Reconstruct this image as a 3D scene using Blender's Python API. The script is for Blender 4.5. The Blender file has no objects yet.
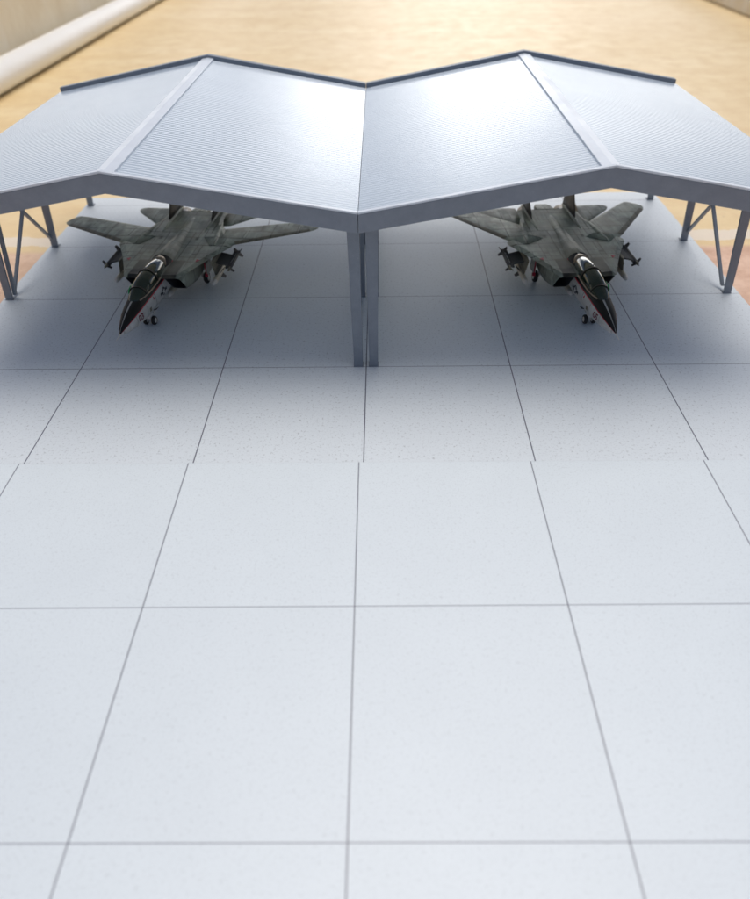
import bpy, math, random
from mathutils import Vector, Matrix
random.seed(7)
R = math.radians
U = 0.0655            # metres per printed slab of the base boards
S = 0.106             # slabs per aircraft unit
scn = bpy.context.scene
col = scn.collection

# ------------------------------------------------------------------ helpers
class MB:
    """collects verts / faces with a material index per face"""
    def __init__(s): s.v=[]; s.f=[]; s.m=[]; s.sm=[]
    def add(s, verts, faces, m=0, smooth=False):
        o=len(s.v); s.v+= [tuple(p) for p in verts]
        for k,f in enumerate(faces):
            s.f.append([o+i for i in f]); s.m.append(m[k] if isinstance(m,list) else m); s.sm.append(smooth)
        return s
    def hexa(s, p, m=0):      # 8 points: bottom 4 ccw, top 4 ccw
        return s.add(p,[(3,2,1,0),(4,5,6,7),(0,1,5,4),(1,2,6,5),(2,3,7,6),(3,0,4,7)],m)
    def box(s,x0,x1,y0,y1,z0,z1,m=0):
        return s.hexa([(x0,y0,z0),(x1,y0,z0),(x1,y1,z0),(x0,y1,z0),(x0,y0,z1),(x1,y0,z1),(x1,y1,z1),(x0,y1,z1)],m)
    def loft(s, rings, m=0, cap=True, smooth=True, closed=True, mfun=None):
        n=len(rings[0]); vs=[p for r in rings for p in r]; fs=[]; ms=[]
        for i in range(len(rings)-1):
            for j in range(n if closed else n-1):
                k=(j+1)%n
                fs.append((i*n+j,i*n+k,(i+1)*n+k,(i+1)*n+j)); ms.append(mfun(i,j) if mfun else m)
        s.add(vs,fs,ms,smooth)
        if cap and closed:
            o=len(s.v)-len(vs)
            s.f.append([o+i for i in range(n)][::-1]); s.m.append(m if not mfun else mfun(0,0)); s.sm.append(False)
            b=o+(len(rings)-1)*n
            s.f.append([b+i for i in range(n)]); s.m.append(m if not mfun else mfun(len(rings)-2,0)); s.sm.append(False)
        return s
    def tube(s, pts, rads, n=14, m=0, smooth=True):
        """round tube along a polyline"""
        rings=[]
        for i,p in enumerate(pts):
            p=Vector(p); a=Vector(pts[max(i-1,0)]); b=Vector(pts[min(i+1,len(pts)-1)])
            d=(b-a).normalized(); up=Vector((0,0,1)) if abs(d.z)<.9 else Vector((1,0,0))
            e1=d.cross(up).normalized(); e2=e1.cross(d)
            r=rads[i] if isinstance(rads,(list,tuple)) else rads
            rings.append([p+(e1*math.cos(t)+e2*math.sin(t))*r for t in [2*math.pi*k/n for k in range(n)]])
        return s.loft(rings,m,True,smooth)
    def build(s, name, mats, parent=None, scale=U, bevel=0, origin=None, fixn=True):
        me=bpy.data.meshes.new(name)
        o=Vector(origin) if origin else Vector((0,0,0))
        me.from_pydata([((Vector(p)-o)*scale)[:] for p in s.v],[],s.f)
        if not isinstance(mats,(list,tuple)): mats=[mats]
        for m in mats: me.materials.append(m)
        for p,mi,sm in zip(me.polygons,s.m,s.sm): p.material_index=mi; p.use_smooth=sm
        me.validate()
        import bmesh
        if fixn:
            bm=bmesh.new(); bm.from_mesh(me); bmesh.ops.recalc_face_normals(bm,faces=bm.faces); bm.to_mesh(me); bm.free()
        ob=bpy.data.objects.new(name,me); col.objects.link(ob)
        ob.location=o*scale
        if parent: ob.parent=parent
        if bevel:
            b=ob.modifiers.new('bevel','BEVEL'); b.width=bevel*scale; b.segments=2; b.limit_method='ANGLE'; b.angle_limit=R(40)
        return ob

def tag(o,label=None,cat=None,group=None,kind=None):
    if label: o['label']=label
    if cat: o['category']=cat
    if group: o['group']=group
    if kind: o['kind']=kind
    return o
def empty(name,loc):
    e=bpy.data.objects.new(name,None); col.objects.link(e); e.location=Vector(loc)*U; e.empty_display_size=.01
    return e

# ------------------------------------------------------------------ materials
def mat(name, base=(.5,.5,.5), rough=.5, metal=0., spec=.5, coat=0.):
    m=bpy.data.materials.new(name); m.use_nodes=True
    b=m.node_tree.nodes['Principled BSDF']
    b.inputs['Base Color'].default_value=(*base,1); b.inputs['Roughness'].default_value=rough
    b.inputs['Metallic'].default_value=metal; b.inputs['Specular IOR Level'].default_value=spec
    b.inputs['Coat Weight'].default_value=coat
    return m,m.node_tree,b
def nd(t,kind,**kw):
    n=t.nodes.new(kind)
    for k,v in kw.items():
        if k in n.inputs: n.inputs[k].default_value=v
        else: setattr(n,k,v)
    return n
def coords(t,scale=(1,1,1),loc=(0,0,0)):
    tc=nd(t,'ShaderNodeTexCoord'); mp=nd(t,'ShaderNodeMapping')
    mp.inputs['Scale'].default_value=scale; mp.inputs['Location'].default_value=loc
    t.links.new(tc.outputs['Object'],mp.inputs['Vector']); return mp.outputs['Vector']
def noise(t,vec,scale,detail=4,rough=.55):
    n=nd(t,'ShaderNodeTexNoise'); n.inputs['Scale'].default_value=scale; n.inputs['Detail'].default_value=detail; n.inputs['Roughness'].default_value=rough
    t.links.new(vec,n.inputs['Vector']); return n.outputs['Fac']
def ramp(t,fac,stops):
    r=nd(t,'ShaderNodeValToRGB'); e=r.color_ramp.elements
    while len(e)<len(stops): e.new(.5)
    for el,(p,c) in zip(e,stops): el.position=p; el.color=(c,c,c,1) if not isinstance(c,tuple) else (*c,1)
    t.links.new(fac,r.inputs['Fac']); return r.outputs['Color']
def mix(t,fac,a,b,mode='MIX'):
    n=nd(t,'ShaderNodeMix'); n.data_type='RGBA'; n.blend_type=mode
    for sock,v in ((n.inputs[0],fac),(n.inputs[6],a),(n.inputs[7],b)):
        if isinstance(v,(int,float)): sock.default_value=v
        elif isinstance(v,tuple): sock.default_value=(*v,1)
        else: t.links.new(v,sock)
    return n.outputs[2]
def mth(t,op,a,b=None):
    n=nd(t,'ShaderNodeMath'); n.operation=op
    for sock,v in zip(n.inputs,(a,b)):
        if v is None: continue
        if isinstance(v,(int,float)): sock.default_value=v
        else: t.links.new(v,sock)
    return n.outputs[0]
def bump(t,b,h,strength,dist):
    n=nd(t,'ShaderNodeBump'); n.inputs['Strength'].default_value=strength; n.inputs['Distance'].default_value=dist
    t.links.new(h,n.inputs['Height']); t.links.new(n.outputs['Normal'],b.inputs['Normal'])

def board_mat(name, base, speck, ox, oy, last=99, lk=1.0):
    m,t,b=mat(name,base,.36,0,.5)
    v=coords(t,(1/U,1/U,1/U))
    sx=nd(t,'ShaderNodeSeparateXYZ'); t.links.new(v,sx.inputs[0])
    def line(c,off,w):
        f=mth(t,'FRACT',mth(t,'ADD',c,off+100.5)); d=mth(t,'ABSOLUTE',mth(t,'SUBTRACT',f,.5))
        return mth(t,'LESS_THAN',d,w)
    lx=line(sx.outputs[0],ox,.0036); ly=mth(t,'MULTIPLY',line(sx.outputs[1],oy,.0029),mth(t,'LESS_THAN',sx.outputs[1],last))
    # printed concrete: fine speckle, faint blotches, a tone per slab
    c=mix(t,ramp(t,noise(t,v,55,3,.7),[(.30,1.),(.43,0.)]),base,tuple(x*speck for x in base))
    c=mix(t,mth(t,'MULTIPLY',ramp(t,noise(t,v,140,1,.5),[(.30,1.),(.40,0.)]),.5),c,tuple(x*.72 for x in base))
    c=mix(t,ramp(t,noise(t,v,2.2,5,.6),[(.35,.07),(.7,0.)]),c,(.42,.46,.5))
    fl=nd(t,'ShaderNodeVectorMath'); fl.operation='FLOOR'
    ad=nd(t,'ShaderNodeVectorMath'); ad.operation='ADD'; ad.inputs[1].default_value=(ox+50,oy+50,.5)
    t.links.new(v,ad.inputs[0]); t.links.new(ad.outputs[0],fl.inputs[0])
    wn=nd(t,'ShaderNodeTexWhiteNoise'); t.links.new(fl.outputs[0],wn.inputs['Vector'])
    c=mix(t,mth(t,'MULTIPLY',wn.outputs['Value'],.035),c,(.3,.32,.36))
    c=mix(t,mth(t,'MULTIPLY',ly,.62*lk),c,(.10,.105,.15)); c=mix(t,mth(t,'MULTIPLY',lx,.74*lk),c,(.09,.09,.13))
    t.links.new(c,b.inputs['Base Color'])
    t.links.new(ramp(t,noise(t,v,9,4),[(.3,.37),(.7,.40)]),b.inputs['Roughness'])
    return m
M={}
M['board_far']=board_mat('board_print_far',(.69,.75,.78),.60,0,0,99,1.25)
M['board_near']=board_mat('board_print_near',(.695,.765,.795),.86,0,0,-.5)
M['board_core'],_,_=mat('board_core',(.7,.73,.75),.6)

def paint(name,base,rough,metal,var=.12,scale=18,coat=0.,fleck=.35):
    m,t,b=mat(name,base,rough,metal,.5,coat)
    v=coords(t,(1/U,1/U,1/U))
    c=mix(t,ramp(t,noise(t,v,scale,5,.6),[(.3,1.),(.7,0.)]),base,tuple(x*(1-var) for x in base))
    c=mix(t,ramp(t,noise(t,v,scale*9,2,.6),[(.62,0.),(.75,fleck)]),c,tuple(min(1,x*1.5+.02) for x in base))
    t.links.new(c,b.inputs['Base Color'])
    t.links.new(ramp(t,noise(t,v,scale*.4,4),[(.3,max(.05,rough-(.06 if fleck else .006))),(.7,rough+(.08 if fleck else .008))]),b.inputs['Roughness'])
    return m
M['steel']=paint('blue_grey_steel_paint',(.22,.255,.30),.42,0,.15,14)
M['roof']=paint('silver_roof_sheet',(.44,.52,.60),.22,.10,.06,5,0,0.)
M['cap']=paint('pale_flashing',(.66,.72,.78),.34,.1,.08,9,0,.1)

# floor: golden stone-look tiles with pale joints, soft mottling
m,t,b=mat('floor_tile',(.5,.35,.2),.42,0,.5)
v=coords(t,(1/U,1/U,1/U))
vs=coords(t,(.16/U,.75/U,1/U))
n1=noise(t,vs,1.6,6,.62); n2=noise(t,v,2.6,6,.7); n3=noise(t,v,.16,3,.5)
c=ramp(t,n1,[(.25,(.73,.53,.255)),(.5,(.81,.63,.335)),(.75,(.87,.72,.44))])
c=mix(t,ramp(t,n2,[(.42,0.),(.62,.55)]),c,(.68,.48,.24))
sx=nd(t,'ShaderNodeSeparateXYZ'); t.links.new(v,sx.inputs[0])
near=mth(t,'SUBTRACT',2.0,sx.outputs[1])       # the near row of tiles is of a pinker batch
nearf=nd(t,'ShaderNodeClamp'); t.links.new(mth(t,'MULTIPLY',near,12.),nearf.inputs[0])
pk=mix(t,ramp(t,noise(t,v,3.4,7,.72),[(.38,0.),(.62,1.)]),(.80,.55,.43),(.56,.31,.22))
c=mix(t,mth(t,'MULTIPLY',nearf.outputs[0],.8),c,pk)
c=mix(t,ramp(t,n3,[(.42,.0),(.7,.35)]),c,(.88,.72,.48))
jd=mth(t,'ABSOLUTE',mth(t,'SUBTRACT',sx.outputs[1],2.2))
jn=mth(t,'ADD',jd,mth(t,'MULTIPLY',mth(t,'SUBTRACT',n2,.5),.22))
j=mth(t,'LESS_THAN',jn,.115)
c=mix(t,mth(t,'MULTIPLY',j,.62),c,(.80,.75,.68))
sp=ramp(t,noise(t,v,7,2,.5),[(.74,0.),(.8,.6)])
c=mix(t,sp,c,(.30,.16,.08))
t.links.new(c,b.inputs['Base Color']); t.links.new(ramp(t,n2,[(.3,.36),(.7,.5)]),b.inputs['Roughness'])
bump(t,b,n2,.25,.01*U)
M['floor']=m
m,t,b=mat('plaster',(.55,.49,.39),.85)
v=coords(t,(1/U,1/U,1/U)); vv=coords(t,(.5/U,1.3/U,.18/U))
c=ramp(t,noise(t,v,1.1,6,.65),[(.3,(.74,.63,.44)),(.7,(.86,.78,.60))])
c=mix(t,ramp(t,noise(t,vv,.9,3),[(.52,0.),(.66,.5)]),c,(.90,.86,.76))
t.links.new(c,b.inputs['Base Color']); bump(t,b,noise(t,v,9,6),.4,.03*U); M['plaster']=m
m,t,b=mat('white_plastic',(.88,.88,.84),.4)
v=coords(t,(1/U,1/U,1/U)); c=mix(t,ramp(t,noise(t,v,.8,5,.6),[(.35,.35),(.65,0.)]),(.90,.90,.86),(.80,.78,.70))
t.links.new(c,b.inputs['Base Color']); M['pipe']=m

# aircraft paints (panel lines, streaks, wear in the airframe's own coordinates)
K=1/(U*S)
def jetpaint(name,base,dark,lines=.75,rough=.46,tint=None,walk=False):
    m,t,b=mat(name,base,rough,0,.22)
    v=coords(t,(K,K,K)); st=coords(t,(2.2*K,.35*K,1.2*K))
    c=mix(t,ramp(t,noise(t,st,.9,6,.65),[(.36,.85),(.66,0.)]),base,dark)
    c=mix(t,ramp(t,noise(t,v,2.2,5,.7),[(.55,0.),(.8,.4)]),c,tuple(min(1,x*1.35) for x in base))
    for (w,h,mo,off,ax) in ((3.1,1.45,.045,.37,0),(1.9,4.3,.04,.22,0),(1.7,.8,.04,.2,1)):
        br=nd(t,'ShaderNodeTexBrick'); br.inputs['Scale'].default_value=1.; br.inputs['Mortar Size'].default_value=mo
        br.inputs['Brick Width'].default_value=w; br.inputs['Row Height'].default_value=h; br.offset=off
        br.inputs['Color1'].default_value=br.inputs['Color2'].default_value=(0,0,0,1); br.inputs['Mortar'].default_value=(1,1,1,1)
        if ax==0: t.links.new(v,br.inputs['Vector'])
        else:
            sp=nd(t,'ShaderNodeSeparateXYZ'); cb=nd(t,'ShaderNodeCombineXYZ'); t.links.new(v,sp.inputs[0])
            t.links.new(sp.outputs[1],cb.inputs[0]); t.links.new(sp.outputs[2],cb.inputs[1]); t.links.new(cb.outputs[0],br.inputs['Vector'])
        k=mth(t,'MULTIPLY',br.outputs['Fac'],lines*(.9 if ax==0 else .35))
        k=mth(t,'MULTIPLY',k,ramp(t,noise(t,v,.7,2),[(.35,.35),(.6,1.)]))
        c=mix(t,k,c,tuple(x*.28 for x in dark))
    if walk:
        c=mix(t,ramp(t,noise(t,v,.55,5,.62),[(.42,0.),(.56,.62)]),c,(.085,.1,.083))
        sp=nd(t,'ShaderNodeSeparateXYZ'); t.links.new(v,sp.inputs[0]); ax_=mth(t,'ABSOLUTE',sp.outputs[0])
        def inr(val,a,b_,e=.05):
            lo=nd(t,'ShaderNodeMapRange'); lo.inputs['From Min'].default_value=a-e; lo.inputs['From Max'].default_value=a+e; t.links.new(val,lo.inputs[0])
            hi=nd(t,'ShaderNodeMapRange'); hi.inputs['From Min'].default_value=b_-e; hi.inputs['From Max'].default_value=b_+e; t.links.new(val,hi.inputs[0])
            return mth(t,'SUBTRACT',lo.outputs[0],hi.outputs[0])
        up_=inr(sp.outputs[2],2.45,4.)
        def seam(a_,b_): return mth(t,'MULTIPLY',mth(t,'MULTIPLY',a_,b_),up_)
        x_s,y_s=sp.outputs[0],sp.outputs[1]
        sm=seam(inr(ax_,1.0,1.09,.02),inr(y_s,4.3,9.6))                 # spine fairing edges, with fairing shadows painted in as dark lines
        for a_,b_ in ((inr(ax_,.9,4.6),inr(y_s,7.15,7.23,.02)),(inr(ax_,.95,3.6),inr(y_s,5.0,5.07,.02)),(inr(ax_,.0,3.4),inr(y_s,9.5,9.58,.02)),(inr(ax_,2.25,2.33,.02),inr(y_s,4.6,7.2)),(inr(ax_,2.3,2.4,.02),inr(y_s,9.5,12.)),(inr(ax_,1.35,1.6),inr(y_s,8.2,8.7)),(inr(ax_,1.9,2.3),inr(y_s,5.4,5.7))):
            sm=mth(t,'MAXIMUM',sm,seam(a_,b_))
        c=mix(t,mth(t,'MULTIPLY',sm,.9),c,(.012,.013,.012))
        wk=mth(t,'MULTIPLY',mth(t,'MULTIPLY',inr(ax_,.8,1.78),inr(sp.outputs[1],1.6,4.5)),up_)
        c=mix(t,mth(t,'MULTIPLY',wk,.97),c,(.014,.015,.015))
        gr=mth(t,'MULTIPLY',mth(t,'MULTIPLY',inr(ax_,-.5,2.2,.9),inr(sp.outputs[1],3.5,10.5,2.)),ramp(t,noise(t,st,1.6,5,.7),[(.3,1.),(.62,.15)]))
        c=mix(t,mth(t,'MULTIPLY',gr,.7),c,(.06,.067,.057))
    if tint: c=mix(t,ramp(t,noise(t,v,.35,2),[(.4,0.),(.65,.5)]),c,tint)
    t.links.new(c,b.inputs['Base Color'])
    t.links.new(ramp(t,noise(t,v,1.5,4),[(.3,rough-.1),(.7,rough+.1)]),b.inputs['Roughness'])
    return m
M['jet_top']=jetpaint('jet_grey_green',(.50,.565,.47),(.19,.22,.18),1.0,.46,(.37,.35,.26),True)
M['jet_side']=jetpaint('jet_pale_grey',(.62,.62,.59),(.42,.42,.39),.45,.42)
M['black'],_,_=mat('jet_matt_black',(.010,.010,.010),.5,0,.3)
M['red'],_,_=mat('jet_red',(.42,.008,.03),.45)
M['dark'],_,_=mat('duct_dark',(.035,.037,.038),.6)
M['tail']=jetpaint('jet_dark_tail',(.045,.043,.042),(.02,.02,.02),.6,.45)
M['tyre'],_,_=mat('tyre_rubber',(.018,.018,.018),.7)
M['white'],_,_=mat('gear_white',(.70,.68,.62),.4)
M['cream'],_,_=mat('missile_cream',(.62,.57,.44),.45)
M['olive']=jetpaint('pylon_olive',(.25,.235,.17),(.12,.11,.08),.6,.5)
M['green'],_,_=mat('green_glint',(.02,.42,.12),.15,0,.6)  # colour of the green reflection modelled on the canopy
M['metal'],_,_=mat('nozzle_metal',(.16,.15,.14),.35,.9)
M['bronze'],_,_=mat('canopy_frame_bronze',(.42,.34,.25),.33,.35)
M['tan'],_,_=mat('seat_tan',(.34,.27,.19),.7)
M['brass'],_,_=mat('brake_panel_tan',(.42,.30,.15),.5)
M['star'],_,_=mat('marking_white',(.6,.6,.58),.5)
M['ink'],_,_=mat('marking_black',(.02,.02,.025),.5)
M['number'],_,_=mat('marking_dark_red',(.16,.012,.02),.5)
m,t,b=mat('canopy_glass',(.05,.10,.06),.03); b.inputs['Transmission Weight'].default_value=.75; b.inputs['IOR'].default_value=1.45
b.inputs['Coat Weight'].default_value=.6; b.inputs['Coat Roughness'].default_value=.02; M['glass']=m

# ------------------------------------------------------------------ setting
f=MB(); f.add([(-60,-60,0),(60,-60,0),(60,90,0),(-60,90,0)],[(0,1,2,3)])
fl=f.build('floor',M['floor'],None,U,0,(0,0,-.034)); fl.location=(0,0,-.034*U); tag(fl,kind='structure')
for v_ in fl.data.vertices: v_.co.z=0

BT=.03
def board(name,m,x0,x1,y0,y1,loc,rot,label):
    b=MB(); b.box(x0,x1,y0,y1,-BT,0)
    b.m=[1,0,1,1,1,1]
    o=b.build(name,[m,M['board_core']],None,U,0); o.location=(loc[0]*U,loc[1]*U,loc[2]*U); o.rotation_euler.z=rot
    return tag(o,label,'base board','slab-printed base boards')
board('base_board',M['board_far'],-2.985,2.985,-.982,3.225,(0,0,0),0,'pale grey base board printed with slabs, under both shelters and jets')
board('base_board',M['board_near'],-3.0,3.0,-3.99,.03,(-.0277,-.99+.008,-.0004),.0042,'pale grey base board printed with slabs, empty, in front of the shelters')

# pipe along the left wall and the two walls of the yard
p=MB(); pr=.22
pts=[(-6.05,-30+4*i,pr+.0) for i in range(24)]
p.tube(pts,pr,40); o=p.build('drain_pipe',M['pipe'],None,U,0,(-6.05,16,0)); o.location.z=-.034*U
tag(o,'thick white round plastic pipe lying along the foot of the left wall','pipe')
def wall(x0,x1,h,label):
    w=MB(); n=30
    w.box(x0,x1,-30,70,0,h); o=w.build('plaster_wall',M['plaster'],None,U,.06,((x0+x1)/2,20,0)); o.location.z=-.034*U
    return tag(o,label,'wall','weathered plaster walls of the yard')
wall(-9.5,-6.35,1.35,'beige stained plaster wall behind the white pipe')
wall(8.5,9.9,.45,'pale plaster wall at the far right edge of the tiled floor')

# ------------------------------------------------------------------ shelters
YF,YB,HE,HR=-.148,2.862,1.145,1.388
SL=(HR-HE)/1.396
def shelter(xo,xi,label):
    """xo: outer eave, xi: inner eave (towards the other shelter)"""
    sg=1 if xo>xi else -1
    root=empty('aircraft_shelter',((xo+xi)/2,1.4,0)); base=Vector(((xo+xi)/2,1.4,0))
    tag(root,label,'shelter','open-sided silver-roofed shelters')
    xm=(xo+xi)/2; W=abs(xo-xi)/2
    def ob(mb,name,m,bev=0):
        mb.v=[(p[0]-base.x,p[1]-base.y,p[2]-base.z) for p in mb.v]
        return mb.build(name,m,root,U,bev)
    def zt(x): return HR-abs(x-xm)*SL*(1.396/W)
    DR=.033
    # corrugated roof panels
    y0,y1=YF+.028,YB-.028
    NR=84; per=(y1-y0)/NR; prof=[]
    for i in range(NR):
        a=y0+i*per
        prof+=[(a,.006),(a+.60*per,.006),(a+.74*per,.0029),(a+.86*per,.0029)]
    prof.append((y1,0.))
    for xe in (xo,xi):
        mb=MB(); n=len(prof); d=.004 if xe>xm else -.004
        vs=[]; ze=zt(xe)-DR; zr=HR-DR
        for (y,h) in prof: vs.append((xe,y,ze-.006+h)); vs.append((xm+d,y,zr-.006+h))
        k=len(vs)
        vs+=[(xe,y0,ze-.03),(xm+d,y0,zr-.03),(xe,y1,ze-.03),(xm+d,y1,zr-.03)]
        fs=[(2*i,2*i+1,2*i+3,2*i+2) for i in range(n-1)]
        fs+=[(k,k+1,k+3,k+2),(0,1,k+1,k),(2*n-2,2*n-1,k+3,k+2)]
        fs.append([2*i for i in range(n)]+[k+2,k]); fs.append([2*i+1 for i in range(n)]+[k+3,k+1])
        mb.add(vs,fs); ob(mb,'roof_panel',M['roof'])
    # gabled fascia, front under a pale trim, rear standing proud of the sheet
    def gable(ya,yb,top,bot):
        mb=MB()
        for xe in (xo,xi):
            a=xe; c=xm
            mb.hexa([(a,ya,zt(a)-bot),(c,ya,HR-bot),(c,yb,HR-bot),(a,yb,zt(a)-bot),(a,ya,zt(a)-top),(c,ya,HR-top),(c,yb,HR-top),(a,yb,zt(a)-top)])
        # weld the halves at the ridge
        import itertools
        return mb
    def weld(o):
        import bmesh
        bm=bmesh.new(); bm.from_mesh(o.data); bmesh.ops.remove_doubles(bm,verts=bm.verts,dist=1e-6)
        dup=[f for f in bm.faces if all(abs(v.co.x-(xm-base.x)*U)<1e-6 for v in f.verts)]
        bmesh.ops.delete(bm,geom=dup,context='FACES_ONLY')
        bmesh.ops.recalc_face_normals(bm,faces=bm.faces); bm.to_mesh(o.data); bm.free(); return o
    weld(ob(gable(YF,YF+.055,.013,.124),'fascia',M['steel'],.004))
    weld(ob(gable(YF-.002,YF+.028,0,.0128),'roof_trim',M['cap'],.003))
    weld(ob(gable(YB-.028,YB+.03,0,.1),'fascia',M['steel'],.004))
    # ridge cap: shallow folded strip
    mb=MB(); cw=.052; ya,yb=YF+.03,YB-.03; th=.012; lift=.014
    for sgn in (-1,1):
        xa=xm+sgn*cw; za=HR-DR-cw*SL+lift
        mb.hexa([(xm,ya,HR-DR+lift-th),(xa,ya,za-th-.008),(xa,yb,za-th-.008),(xm,yb,HR-DR+lift-th),(xm,ya,HR-DR+lift),(xa,ya,za),(xa,yb,za),(xm,yb,HR-DR+lift)])
    weld(ob(mb,'ridge_cap',M['cap'],.003))
    # eave rails under the sheet edges
    for xe,s in ((xo,-sg),(xi,sg)):
        mb=MB(); z=zt(xe)-DR-.031; x2=xe+s*.06; mb.box(min(xe+s*.006,x2),max(xe+s*.006,x2),YF+.056,YB-.029,z-.05,z)
        ob(mb,'eave_rail',M['steel'],.003)
    # tapered posts and the lambda braces of each bay
    for outer in (True,False):
        xe=xo if outer else xi; s=-sg if outer else sg      # s points to the inside
        bx=(xo+sg*.147) if outer else (xi+s*(.0 if sg<0 else .042))           # outer edge of the foot
        tx=(xo+sg*.0) if outer else (xi+s*(-.004 if sg<0 else .034))
        bases=[];tops=[]
        for r in range(4):
            yb_=r*1.0; yt=.0+r*.945
            wb,wt=.060,.078; db,dt=.055,.085
            zt_=zt(xe)-DR-.034 if r not in (0,3) else zt(xe)-.1
            mb=MB()
            # angle section: two tapered flanges
            def flange(x0b,x1b,y0b,y1b,x0t,x1t,y0t,y1t):
                mb.hexa([(x0b,y0b,.004),(x1b,y0b,.004),(x1b,y1b,.004),(x0b,y1b,.004),(x0t,y0t,zt_),(x1t,y0t,zt_),(x1t,y1t,zt_),(x0t,y1t,zt_)])
            flange(bx,bx+s*wb,yb_,yb_+.016,tx,tx+s*wt,yt,yt+.018)
            flange(bx,bx+s*.016,yb_+.0162,yb_+db,tx,tx+s*.018,yt+.0182,yt+dt)
            mb.box(min(bx-s*.004,bx+s*(wb+.004)),max(bx-s*.004,bx+s*(wb+.004)),yb_-.006,yb_+db+.006,0,.0042)
            ob(mb,'post',M['steel'],.002)
            bases.append(Vector((bx+s*.034,yb_+.045,.05))); tops.append(Vector((tx+s*.05,yt+.05,zt(xe)-DR-.085)))
        def strut(a,c):
            mb=MB(); w=.0135; a=Vector(a); c=Vector(c)
            mb.hexa([a+Vector((-w,-w,0)),a+Vector((w,-w,0)),a+Vector((w,w,0)),a+Vector((-w,w,0)),c+Vector((-w,-w,.005)),c+Vector((w,-w,.005)),c+Vector((w,w,.005)),c+Vector((-w,w,.005))])
            ob(mb,'brace',M['steel'],.002)
        off=Vector((s*.014,0,0))
        strut(bases[1]+Vector((0,.035,-.02))+off,tops[2]+Vector((0,-.03,0))+off)      # crossed braces of the middle bay
        strut(bases[2]+Vector((0,-.035,.03))-off,tops[1]+Vector((0,.03,0))-off)
        if outer and sg<0: strut(bases[1]+Vector((s*.04,-.01,-.02)),tops[1]+Vector((s*.05,.0,0)))
    return root
XC=-.0207
shelter(XC-2.793,XC-.003,'silver-roofed open shelter with steel posts, the left one of the pair')
shelter(XC+2.793,XC+.0005,'silver-roofed open shelter with steel posts, the right one of the pair')

# ------------------------------------------------------------------ fighter jets
SU=S*U
FS=[ # forward fuselage and spine: Y, half width, z bottom, z top, exponent
 (.52,.015,1.91,1.95,2),(.64,.10,1.82,2.05,2),(1.0,.24,1.68,2.22,2),(1.7,.44,1.50,2.44,2.05),(2.4,.61,1.36,2.62,2.1),(3.2,.74,1.24,2.76,2.2),
 (4.2,.83,1.16,2.84,2.3),(5.5,.89,1.1,2.86,2.4),(7.,.93,1.1,2.88,2.4),(8.6,.96,1.1,3.0,2.3),(9.6,.92,1.4,3.32,2.1),(10.6,.85,1.5,3.27,2.1),(12.5,.72,1.7,3.10,2.1),(14.5,.6,1.9,2.98,2),(17.,.5,2.0,2.88,2),(19.6,.42,2.2,2.7,2)]
def interp(Y):
    for a,b in zip(FS,FS[1:]):
        if a[0]<=Y<=b[0]:
            t=(Y-a[0])/(b[0]-a[0]); return [a[i]*(1-t)+b[i]*t for i in range(5)]
    return FS[-1]
def ring(xc,hw,z0,z1,e,Y,angs,shear=0.):
    zc=(z0+z1)/2; hh=(z1-z0)/2; out=[]
    for a in angs:
        s_,c_=math.sin(a),math.cos(a); k=2/e
        x=hw*math.copysign(abs(s_)**k,s_); z=hh*math.copysign(abs(c_)**k,c_)
        out.append((xc+x,Y+shear*(hh-z),zc+z))
    return out
THB=57
ANG=sorted(set([round(x,2) for x in [i*360/40 for i in range(40)]]+[THB,THB+5,360-THB,360-THB-5]))
ANGR=[R(a) for a in ANG]
def foil(le,te,th,up=Vector((0,0,1)),n=9):
    """closed aerofoil ring between a leading and a trailing point"""
    le=Vector(le);te=Vector(te); pts=[]
    for i in range(n+1):
        t=i/n; t=t*t*(3-2*t)*.5+t*.5
        h=th*.5*(2.6*math.sqrt(t)*(1-t)*.77+.05*(1-t)+.02)
        pts.append(le.lerp(te,t)+up*h)
    for i in range(n,-1,-1):
        t=i/n; t=t*t*(3-2*t)*.5+t*.5
        h=th*.5*(2.6*math.sqrt(t)*(1-t)*.77+.05*(1-t)+.02)
        pts.append(le.lerp(te,t)-up*h*.8)
    return pts
def side_x(Y,z):
    _,hw,z0,z1,e=interp(Y); zc=(z0+z1)/2; hh=(z1-z0)/2
    q=min(.98,abs((z-zc)/hh)); return hw*(1-q**e)**(1/e)
def text_mesh(txt):
    cu=bpy.data.curves.new('t','FONT'); cu.body=txt; cu.align_x='CENTER'; cu.align_y='CENTER'; cu.offset=.02
    o=bpy.data.objects.new('t',cu); col.objects.link(o); dg=bpy.context.evaluated_depsgraph_get()
    me=bpy.data.meshes.new_from_object(o.evaluated_get(dg)); vs=[v.co.copy() for v in me.vertices]; fs=[list(p.vertices) for p in me.polygons]
    bpy.data.objects.remove(o); bpy.data.meshes.remove(me); bpy.data.curves.remove(cu); return vs,fs

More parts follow.
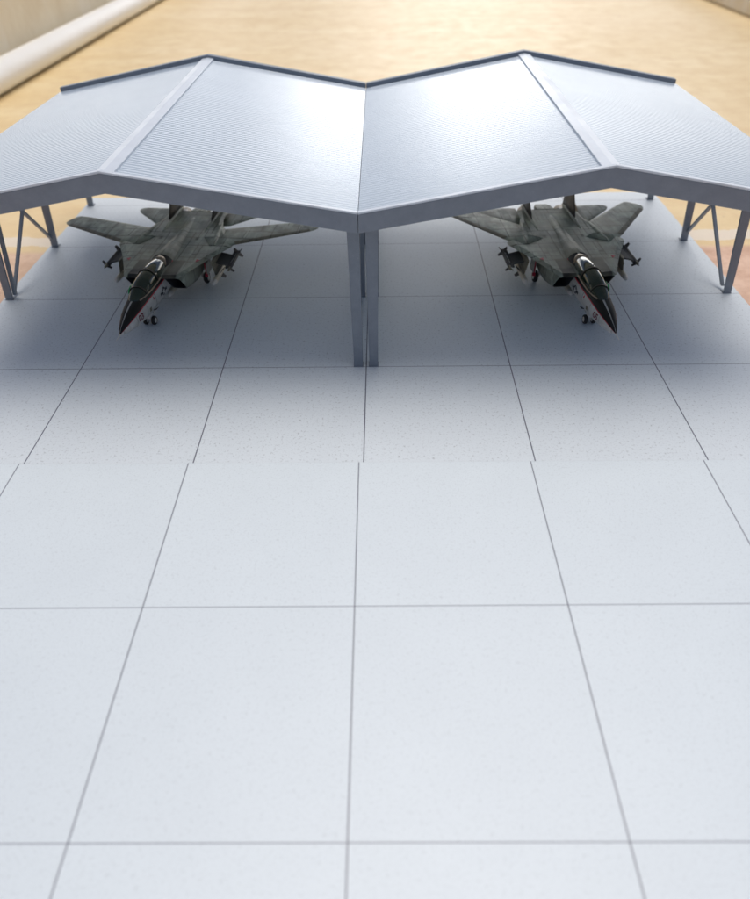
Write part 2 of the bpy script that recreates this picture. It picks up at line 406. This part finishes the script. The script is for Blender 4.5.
def fighter(nosewheel,yaw,sweep,number,label):
    root=empty('fighter_jet',(nosewheel[0],nosewheel[1],0)); root.rotation_euler.z=yaw
    tag(root,label,'fighter jet','grey twin-tailed fighter jets')
    NW=5.2
    def ob(mb,name,mats,bev=0,parent=None):
        mb.v=[(p[0],p[1]-NW,p[2]) for p in mb.v]
        return mb.build(name,mats,parent or root,SU,bev)
    def sub(mb,name,mats,parent,bev=0): return ob(mb,name,mats,bev,parent)
    # ---- body: forward fuselage + nacelles + flat upper deck
    b=MB()
    rings=[ring(0,hw,z0,z1,e,Y,ANGR) for (Y,hw,z0,z1,e) in FS]
    def mf(i,j):
        a=ANG[j]; a2=min(a,360-a) if a<180 else 360-a
        aa=a if a<180 else 360-ANG[(j+1)%len(ANG)]
        Y=FS[i][0]
        if Y<9.:
            if aa<THB: return 2
            if aa<THB+5 and Y<8.7: return 3
            return 1
        return 0
    b.loft(rings,mfun=mf)
    A28=[2*math.pi*i/28+.11 for i in range(28)]
    for s in (-1,1):
        sec=[(7.15,1.48,.58,1.25,2.66,5.5,.85),(8.3,1.52,.62,1.12,2.68,5,.35),(10,1.62,.72,1.0,2.7,5,0),(13,1.65,.8,.98,2.74,3.2,0),(16,1.6,.8,1.1,2.76,2.5,0),(18.6,1.58,.72,1.45,2.66,2,0),(19.3,1.58,.66,1.5,2.6,2,0)]
        rr=[ring(s*xc,hw,z0,z1,e,Y,A28,sh) for (Y,xc,hw,z0,z1,e,sh) in sec]
        b.loft(rr,cap=False,mfun=lambda i,j:0)
        inner=[ring(s*1.48,.54,1.30,2.61,5.5,7.17,A28,.85),ring(s*1.5,.52,1.3,2.56,5,8.9,A28,.3),ring(s*1.55,.45,1.4,2.4,3,10,A28,0)]
        b.loft([rr[0],inner[0]],cap=False); b.loft(inner,m=4,cap=False)
        b.add(inner[-1],[tuple(range(28))],4)
        b.add(rr[-1],[tuple(range(28))],4)
    half=[(.75,7.0),(2.03,7.08),(2.76,8.9),(3.6,10.8),(4.5,12.55),(4.55,13.1),(3.95,14.1),(3.3,15.5),(2.75,16.6),(2.55,17.6),(2.45,19.3),(1.1,19.3)]
    out=half+[(-x,y) for x,y in half[::-1]]
    cen=[(x*.9 if abs(x)>1 else x,13.2+(y-13.2)*.95) for x,y in out]; n=len(out)
    def ez(x,y): return 2.70-.02*max(0,abs(x)-2.4)
    V=[(x,y,ez(x,y)) for x,y in out]+[(x,y,2.86-.015*abs(x)) for x,y in cen]+[(x,y,2.5) for x,y in cen]
    # top as quad strips between the mirrored halves so that shading stays clean
    F=[(i,(i+1)%n,n+(i+1)%n,n+i) for i in range(n)]+[(2*n+i,2*n+(i+1)%n,(i+1)%n,i) for i in range(n)]
    h=len(half)
    for i in range(h-1):
        F.append((n+i,n+i+1,n+n-2-i,n+n-1-i)); F.append((2*n+i,2*n+i+1,2*n+n-2-i,2*n+n-1-i))
    b.add(V,F,0)
    for s in (-1,1):   # over-wing fairings and fin root fairings
        pts=[(s*3.3,11.9,2.70),(s*3.1,12.9,2.71),(s*2.9,14.4,2.70),(s*2.7,16.2,2.67),(s*2.55,17.4,2.6)]
        b.tube(pts,[.03,.2,.24,.18,.03],12)
        b.tube([(s*1.72,14.2,2.72),(s*1.72,15.6,2.76),(s*1.75,17,2.78),(s*1.78,19.6,2.74),(s*1.78,20.5,2.65)],[.03,.14,.2,.18,.05],12)
    body=ob(b,'body',[M['jet_top'],M['jet_side'],M['black'],M['red'],M['dark']])
    # beaver tail between the engines
    bt=MB(); bt.loft([[(x,Y,z) for x,z in ((-w,2.45),(w,2.45),(w*.9,2.45+h_),(-w*.9,2.45+h_))] for Y,w,h_ in ((19.2,.8,.32),(20.3,.72,.2),(20.9,.5,.08))],smooth=False)
    ob(bt,'tail_fairing',M['jet_top'],.02)
    pt=MB(); pt.tube([(0,.56,1.93),(0,.35,1.92),(0,-.1,1.90)],[.055,.035,.02],8); ob(pt,'nose_probe',M['white'])
    # ---- nozzles
    for s in (-1,1):
        nz=MB(); rr=[ring(s*1.58,r,2.05-r,2.05+r,2,Y,A28) for Y,r in ((19.25,.63),(19.8,.62),(20.6,.5),(20.55,.44),(19.6,.5))]
        nz.loft(rr,cap=False); nz.add(rr[-1],[tuple(range(28))]); ob(nz,'exhaust_nozzle',M['metal'])
    # ---- swing wings (variable sweep about a pivot inside the glove)
    L_=R(sweep)
    for s in (-1,1):
        def wp(al,nn,z):     # along leading edge, aft of it
            pa,pn=-1.0,1.0
            c0=Vector((4.42,12.75)); d0=Vector((math.cos(R(29)),math.sin(R(29)))); n0=Vector((-d0.y,d0.x))
            piv=c0+d0*pa+n0*pn
            d=Vector((math.cos(L_),math.sin(L_))); n_=Vector((-d.y,d.x))
            q=piv+d*(al-pa)+n_*(nn-pn); return (s*q.x,q.y,z)
        w=MB(); st=[(-1.6,.15,3.3,.34),(.0,.0,3.35,.33),(2.5,.0,2.9,.26),(5.,.0,2.42,.19),(6.6,.02,2.12,.14),(7.0,.10,2.0,.11),(7.35,.3,1.88,.06),(7.5,.7,1.7,.02)]
        w.loft([foil(wp(a,l,2.70-.012*a),wp(a+(.12*a/7),t_,2.68-.012*a),th) for a,l,t_,th in st])
        wo=ob(w,'wing',M['jet_top'])
        sl=MB(); sl.loft([foil(wp(a,-.03,2.705-.012*a),wp(a,.34,2.715-.012*a+th*.33),.07) for a,th in ((.35,.33),(3.5,.24),(6.55,.14))],smooth=False)
        sub(sl,'slat',M['olive'],wo)
    # ---- tailplanes
    for s in (-1,1):
        w=MB(); z=2.42
        st=[(2.3,17.0,20.55,.2),(3.2,17.25,20.72,.17),(4.4,18.55,20.82,.13),(5.2,19.4,20.86,.09),(5.55,19.85,20.78,.06),(5.72,20.25,20.55,.02)]
        w.loft([foil((s*x,l,z-.02*x),(s*x,t_,z-.02*x),th) for x,l,t_,th in st]); ob(w,'tailplane',M['jet_top'])
    # ---- twin fins, canted out
    for s in (-1,1):
        w=MB(); st=[(2.75,16.5,20.35,.24),(3.3,17.0,20.45,.2),(4.3,18.1,20.7,.14),(4.85,18.9,20.85,.1),(5.05,19.4,20.85,.03)]
        w.loft([foil((s*(1.75+.09*(z-2.75)),l,z),(s*(1.75+.09*(z-2.75)),t_,z),th,Vector((1,0,0))) for z,l,t_,th in st])
        ob(w,'tail_fin',M['tail'])
        vf=MB(); vf.loft([foil((s*(1.75+.12*(1.5-z)),l,z),(s*(1.75+.12*(1.5-z)),t_,z),.08,Vector((1,0,0))) for z,l,t_ in ((1.55,16.9,18.9),(1.0,17.5,18.8))])
        ob(vf,'ventral_fin',M['jet_side'])
    # ---- canopy: glass shell over a dark cockpit with two seats
    CP=[(3.35,.16,0.02),(3.7,.38,.22),(4.3,.55,.50),(5.0,.64,.74),(5.8,.68,.86),(6.8,.69,.90),(7.8,.66,.84),(8.7,.58,.70),(9.35,.48,.50),(9.7,.40,.40)]
    def cring(Y,hw,h,ins=0.,n=14):
        zs=2.70 if Y<9 else 2.78; k=max(.01,1-ins)
        return [(hw*k*math.sin(a)*(1+.0*abs(a)),Y,zs+h*k*math.cos(a)**.85 if math.cos(a)>0 else zs) for a in [(-math.pi/2+math.pi*i/n) for i in range(n+1)]]
    g=MB(); rr=[cring(Y,w,h) for Y,w,h in CP]; g.loft(rr,closed=False,cap=False)
    can=ob(g,'canopy',M['glass']); can.modifiers.new('shell','SOLIDIFY').thickness=.03*SU
    ct=MB()
    ct.loft([[(x,Y,z) for x,z in ((-w,2.66),(w,2.66),(w,z1),(-w,z1))] for Y,w,z1 in ((3.8,.2,2.8),(4.6,.44,2.93),(9.2,.46,2.88))],smooth=False)
    cock=ob(ct,'cockpit',M['dark'],.02)
    for Y in (5.5,7.35):
        sm=MB(); sm.box(-.24,.24,Y+.28,Y+.5,2.85,3.38); sm.box(-.26,.26,Y-.3,Y+.3,2.82,2.97); sub(sm,'seat',M['tan'],cock,.03)
        dm=MB(); dm.box(-.34,.34,Y-.95,Y-.65,2.85,3.1); sub(dm,'dashboard',M['black'],cock,.05)
    def bow(Y,wid,name,m):
        w0,h0=None,None
        for a,c in zip(CP,CP[1:]):
            if a[0]<=Y<=c[0]:
                t=(Y-a[0])/(c[0]-a[0]); w0=a[1]*(1-t)+c[1]*t; h0=a[2]*(1-t)+c[2]*t
        fr=MB(); n=16; outer=[]; 
        for dy in (-wid/2,wid/2):
            for k in (1.02,1.075):
                outer.append([(w0*k*math.sin(a),Y+dy,2.70+h0*k*max(0,math.cos(a))**.85) for a in [(-math.pi/2+math.pi*i/n) for i in range(n+1)]])
        o0,o1,o2,o3=outer
        fr.loft([list(q) for q in zip(o0,o1,o3,o2)],smooth=False)
        return ob(fr,name,m)
    bow(4.55,.12,'windscreen_frame',M['black']); bow(6.55,.14,'canopy_frame',M['black']); 
    hg=MB(); sd=-1 if yaw<0 else 1
    hg.tube([(sd*.50,4.15,2.95),(sd*.60,4.5,3.02),(sd*.665,5.0,3.06),(sd*.69,5.5,3.06)],[.02,.05,.05,.02],8); ob(hg,'green_glint_strip',M['green'])  # green strip laid on the canopy, painting in a reflection
    # bronze rear hood and side rails
    hd=MB(); hd.loft([cring(Y,w*1.05,h*1.05) for Y,w,h in CP[7:]],closed=False,cap=False); ho=ob(hd,'canopy_hood',M['bronze']); ho.modifiers.new('s','SOLIDIFY').thickness=.03*SU
    for s in (-1,1):
        rl=MB(); rl.tube([(s*(w*1.03+.01),Y,2.735 if Y<9 else 2.8) for Y,w,h in CP[1:]],.05,8); ob(rl,'canopy_rail',M['bronze'])
    # ---- landing gear
    def wheel(x,Y,r,w,par,hub):
        t_=MB(); n=22; prof=[(-w/2,r*.62),(-w/2,r*.86),(-w*.32,r*.97),(0,r),(w*.32,r*.97),(w/2,r*.86),(w/2,r*.62)]
        t_.loft([[(x+px,Y+pr_*math.cos(a),r+pr_*math.sin(a)) for a in [2*math.pi*i/n for i in range(n)]] for px,pr_ in prof]); 
        wo=sub(t_,'wheel',M['tyre'],par)
        hb=MB(); hb.loft([[(x+px,Y+pr_*math.cos(a),r+pr_*math.sin(a)) for a in [2*math.pi*i/n for i in range(n)]] for px,pr_ in ((-w*.53,r*.2),(-w*.53,r*.55),(w*.53,r*.55),(w*.53,r*.2))])
        return wo,hb
    ng=MB(); ng.tube([(0,5.35,1.4),(0,5.2,.32)],[.13,.10],10); ng.tube([(0,5.25,.75),(0,6.3,1.35)],.06,8); ng.tube([(-.34,5.2,.34),(.34,5.2,.34)],.06,8)
    ng.box(-.16,.16,5.0,5.12,.55,.95)
    g0=ob(ng,'nose_gear',M['white'])
    for x in (-.3,.3):
        wo,hb=wheel(x,5.2,.33,.24,g0,True); sub(hb,'wheel_hub',M['white'],g0)
    for s in (-1,1):
        dr=MB(); dr.box(s*.36-.02,s*.36+.02,4.7,5.7,.85,1.4); ob(dr,'gear_door',M['jet_side'],.01)
        mg=MB(); mg.tube([(s*1.7,11.6,1.6),(s*2.1,11.75,.5)],[.16,.12],10); mg.tube([(s*2.0,11.75,.48),(s*2.55,11.75,.46)],.08,8); mg.tube([(s*1.9,11.7,.9),(s*1.7,12.9,1.6)],.07,8)
        g1=ob(mg,'main_gear',M['white'])
        wo,hb=wheel(s*2.35,11.75,.46,.3,g1,True); sub(hb,'wheel_hub',M['white'],g1)
        d2=MB(); d2.box(s*2.62-.03,s*2.62+.03,11.0,12.5,.85,1.75); ob(d2,'gear_door',M['jet_side'],.02)
        # glove pylon, shoulder missile and the big missile below it
        py=MB(); py.loft([[(s*x0,9.9,z0),(s*x0+.09,10.1,z0),(s*x0+.11,11.9,z0),(s*x0,12.7,z0),(s*x0-.11,11.9,z0),(s*x0-.09,10.1,z0)] for x0,z0 in ((3.55,2.55),(3.75,1.55))],smooth=False)
        pyo=ob(py,'pylon',M['olive'],.02)
        rail=MB(); rail.loft([[(s*x0,10.6,z0-.05),(s*x0,12.4,z0-.05),(s*x0,12.4,z0+.05),(s*x0,10.6,z0+.05)] for x0,z0 in ((3.7,2.25),(4.55,2.05))],smooth=False)
        rail.box(min(s*4.5,s*4.66),max(s*4.5,s*4.66),10.2,13.0,1.98,2.12); sub(rail,'launch_rail',M['dark'],pyo,.02)
        def missile(x,z,y0,y1,r,body,nose,fin):
            ms=MB(); ms.tube([(x,y0,z),(x,y0+.12,z),(x,y0+.5,z),(x,y0+.9,z),(x,y1,z)],[r*.25,r*.6,r*.95,r,r],14)
            mo=ob(ms,'missile',body)
            ns=MB(); ns.tube([(x,y0-.03,z),(x,y0+.10,z),(x,y0+.5,z)],[r*.2,r*.66,r*1.03],14); sub(ns,'nose_cone',nose,mo)
            for yf,ch,sp_ in fin:
                for k in range(4):
                    a=math.pi/4+k*math.pi/2; dx,dz=math.cos(a),math.sin(a); fm=MB(); tx_,tz_=-dz*.02,dx*.02
                    P=[(r*.8,yf),(r+sp_,yf+ch*.45),(r+sp_,yf+ch),(r*.8,yf+ch)]
                    fm.hexa([(x+dx*q-tx_,Y,z+dz*q-tz_) for q,Y in P]+[(x+dx*q+tx_,Y,z+dz*q+tz_) for q,Y in P]); sub(fm,'missile_fin',M['dark'],mo)
        missile(s*4.82,1.98,9.9,13.2,.13,M['dark'],M['olive'],((10.15,.35,.28),(12.7,.5,.32)))
        missile(s*3.78,1.30,9.0,13.0,.2,M['cream'],M['white'],((10.6,.6,.34),(12.5,.5,.3)))
        missile(s*.75,1.02,7.6,11.4,.2,M['cream'],M['white'],((9.3,.6,.2),(10.9,.5,.2)))
        # red safety streamer and red warning marks
        rf=MB(); rf.box(s*2.9-.03,s*2.9+.03,10.3,10.42,1.35,2.35); rf.box(s*2.9-.1,s*2.9+.1,10.29,10.43,1.2,1.42); ob(rf,'safety_streamer',M['red'],.01)
        rm=MB(); x_=2.55; y_=9.5; zz=2.83
        rm.add([(s*x_,y_,zz),(s*(x_+.26),y_+.3,zz-.005),(s*(x_-.02),y_+.45,zz)],[(0,1,2)]); 
        o=ob(rm,'warning_mark',M['red']); o.modifiers.new('s','SOLIDIFY').thickness=.02*SU; o.modifiers['s'].offset=0
    if sweep>40:   # small lowered tan panel by the fin root
        bp=MB(); bp.hexa([(2.05,18.4,2.82),(2.55,18.5,2.8),(2.6,19.6,2.86),(2.0,19.6,2.86),(2.05,18.4,2.86),(2.55,18.5,2.84),(2.6,19.6,3.05),(2.0,19.6,3.05)]); ob(bp,'brake_panel',M['brass'],.01)
    # ---- markings on both sides of the nose: number, star with bars, small red marks
    vs,fs=text_mesh(number)
    def decal(vs2,fs2,Y0,z0,size,s,name,m,lift):
        mb=MB(); P=[]
        for q in vs2:
            Y=Y0+s*q[0]*size; z=z0+q[1]*size; P.append((s*(side_x(Y,z)+lift),Y,z))
        mb.add(P,fs2); o=ob(mb,name,m,0); return o
    def dense(poly,m_): return poly
    def disc(r,n=24): return [(r*math.cos(2*math.pi*i/n),r*math.sin(2*math.pi*i/n)) for i in range(n)],[tuple(range(n))]
    starp=[((.95 if i%2==0 else .38)*math.cos(math.pi/2+i*math.pi/5),(.95 if i%2==0 else .38)*math.sin(math.pi/2+i*math.pi/5)) for i in range(10)]
    for s in (-1,1):
        decal(vs,fs,2.75,1.98,.62,s,'number_marking',M['number'],.02)
        a,f_=disc(1.0); decal(a,f_,6.55,1.95,.30,s,'roundel',M['ink'],.02)
        decal([(-2,-.32),(2,-.32),(2,.32),(-2,.32)],[(0,1,2,3)],6.55,1.95,.30,s,'roundel_bar',M['ink'],.016)
        decal(starp+[(0,0)],[(10,i,(i+1)%10) for i in range(10)],6.55,1.95,.30,s,'star',M['star'],.03)
        for Y0,z0 in ((4.9,2.3),(7.6,2.35)):
            decal([(-.5,-.4),(.5,-.4),(0,.5)],[(0,1,2)],Y0,z0,.24,s,'warning_mark',M['red'],.02)
        decal([(-.5,-.5),(.5,-.5),(.5,.5),(-.5,.5)],[(0,1,2,3)],4.1,1.85,.30,s,'vent_panel',M['olive'],.02)
        sb=MB(); sb.tube([(s*.95,4.2,1.75),(s*1.06,4.35,1.72),(s*1.1,4.7,1.7)],[.03,.05,.02],6); ob(sb,'air_data_probe',M['dark'])
    return root
fighter((-1.662,.600),R(-4.6),29,'03','grey-green twin-tailed fighter jet with wings half spread, under the left shelter')
fighter((1.672,.560),R(3.4),55,'05','grey-green twin-tailed fighter jet with wings swept far back, under the right shelter')

# ------------------------------------------------------------------ camera
f_,pitch,yaw,roll,cx,cy,cz=654.866,.723894,-.0177079,-.0179021,.1177,-3.79938,2.58860
fw0=Vector((math.sin(yaw),math.cos(yaw),0)); rt=Vector((math.cos(yaw),-math.sin(yaw),0))
fw=fw0*math.cos(pitch)+Vector((0,0,-math.sin(pitch))); up=fw0*math.sin(pitch)+Vector((0,0,math.cos(pitch)))
r2=rt*math.cos(roll)+up*math.sin(roll); u2=up*math.cos(roll)-rt*math.sin(roll)
cam=bpy.data.cameras.new('camera'); co=bpy.data.objects.new('camera',cam); col.objects.link(co)
mw=Matrix((( r2.x,u2.x,-fw.x,cx*U),(r2.y,u2.y,-fw.y,cy*U),(r2.z,u2.z,-fw.z,cz*U),(0,0,0,1)))
co.matrix_world=mw
cam.sensor_fit='VERTICAL'; cam.sensor_height=24; cam.lens=24*f_/899
cam.clip_start=.005; cam.clip_end=100
cam.dof.use_dof=True; cam.dof.focus_distance=4.35*U; cam.dof.aperture_fstop=7.5
scn.camera=co

# ------------------------------------------------------------------ light
GLARE_BAND=68.  # strength of the bright sky band added for the roof glare
SUN_EL,SUN_AZ=79,25     # high veiled sun, a little behind the shelters (azimuth from +Y towards +X)
w=bpy.data.worlds.new('World'); scn.world=w; w.use_nodes=True; t=w.node_tree
sky=t.nodes.new('ShaderNodeTexSky'); sky.sky_type='NISHITA'; sky.sun_disc=False
sky.sun_elevation=R(SUN_EL); sky.sun_rotation=R(SUN_AZ); sky.air_density=.6; sky.dust_density=4.; sky.ozone_density=1.
# made-up bright band, added low behind the shelters for the roof glare, on top of the clear-sky model
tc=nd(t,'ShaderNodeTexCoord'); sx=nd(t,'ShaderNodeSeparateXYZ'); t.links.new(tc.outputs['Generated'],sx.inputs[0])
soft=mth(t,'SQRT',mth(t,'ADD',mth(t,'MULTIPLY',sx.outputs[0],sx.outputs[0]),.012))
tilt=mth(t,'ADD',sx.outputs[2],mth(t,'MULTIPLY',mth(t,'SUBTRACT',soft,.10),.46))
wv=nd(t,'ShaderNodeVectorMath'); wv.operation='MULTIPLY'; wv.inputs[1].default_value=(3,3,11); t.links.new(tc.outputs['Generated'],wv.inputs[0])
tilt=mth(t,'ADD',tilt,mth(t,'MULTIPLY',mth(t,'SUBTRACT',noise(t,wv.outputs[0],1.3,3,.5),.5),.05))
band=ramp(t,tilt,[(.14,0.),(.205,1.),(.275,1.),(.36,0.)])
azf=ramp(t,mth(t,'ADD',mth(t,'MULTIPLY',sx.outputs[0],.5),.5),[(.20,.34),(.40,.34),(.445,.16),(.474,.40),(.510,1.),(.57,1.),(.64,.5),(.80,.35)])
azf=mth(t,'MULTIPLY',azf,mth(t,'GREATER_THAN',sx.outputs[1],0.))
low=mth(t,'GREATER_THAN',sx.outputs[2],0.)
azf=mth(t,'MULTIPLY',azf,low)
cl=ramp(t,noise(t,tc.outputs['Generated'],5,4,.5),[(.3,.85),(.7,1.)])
g=mth(t,'MULTIPLY',mth(t,'MULTIPLY',band,azf),mth(t,'MULTIPLY',cl,GLARE_BAND))
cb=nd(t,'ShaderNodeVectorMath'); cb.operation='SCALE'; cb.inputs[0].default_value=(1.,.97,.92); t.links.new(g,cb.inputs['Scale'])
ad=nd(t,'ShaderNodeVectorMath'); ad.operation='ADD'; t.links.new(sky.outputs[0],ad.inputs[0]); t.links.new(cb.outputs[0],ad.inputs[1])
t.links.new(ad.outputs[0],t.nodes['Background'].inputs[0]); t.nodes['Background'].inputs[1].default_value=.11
sl=bpy.data.lights.new('sun','SUN'); sl.energy=1.5; sl.angle=R(52); sl.color=(1,.97,.92)
so=bpy.data.objects.new('sun',sl); col.objects.link(so)
d=Vector((math.sin(R(SUN_AZ))*math.cos(R(SUN_EL)),math.cos(R(SUN_AZ))*math.cos(R(SUN_EL)),math.sin(R(SUN_EL))))
so.rotation_euler=d.to_track_quat('Z','Y').to_euler(); so.location=d*2
scn.render.engine='CYCLES'
scn.view_settings.view_transform='Standard'; scn.view_settings.look='None'; scn.view_settings.gamma=1
scn.view_settings.exposure=-.03
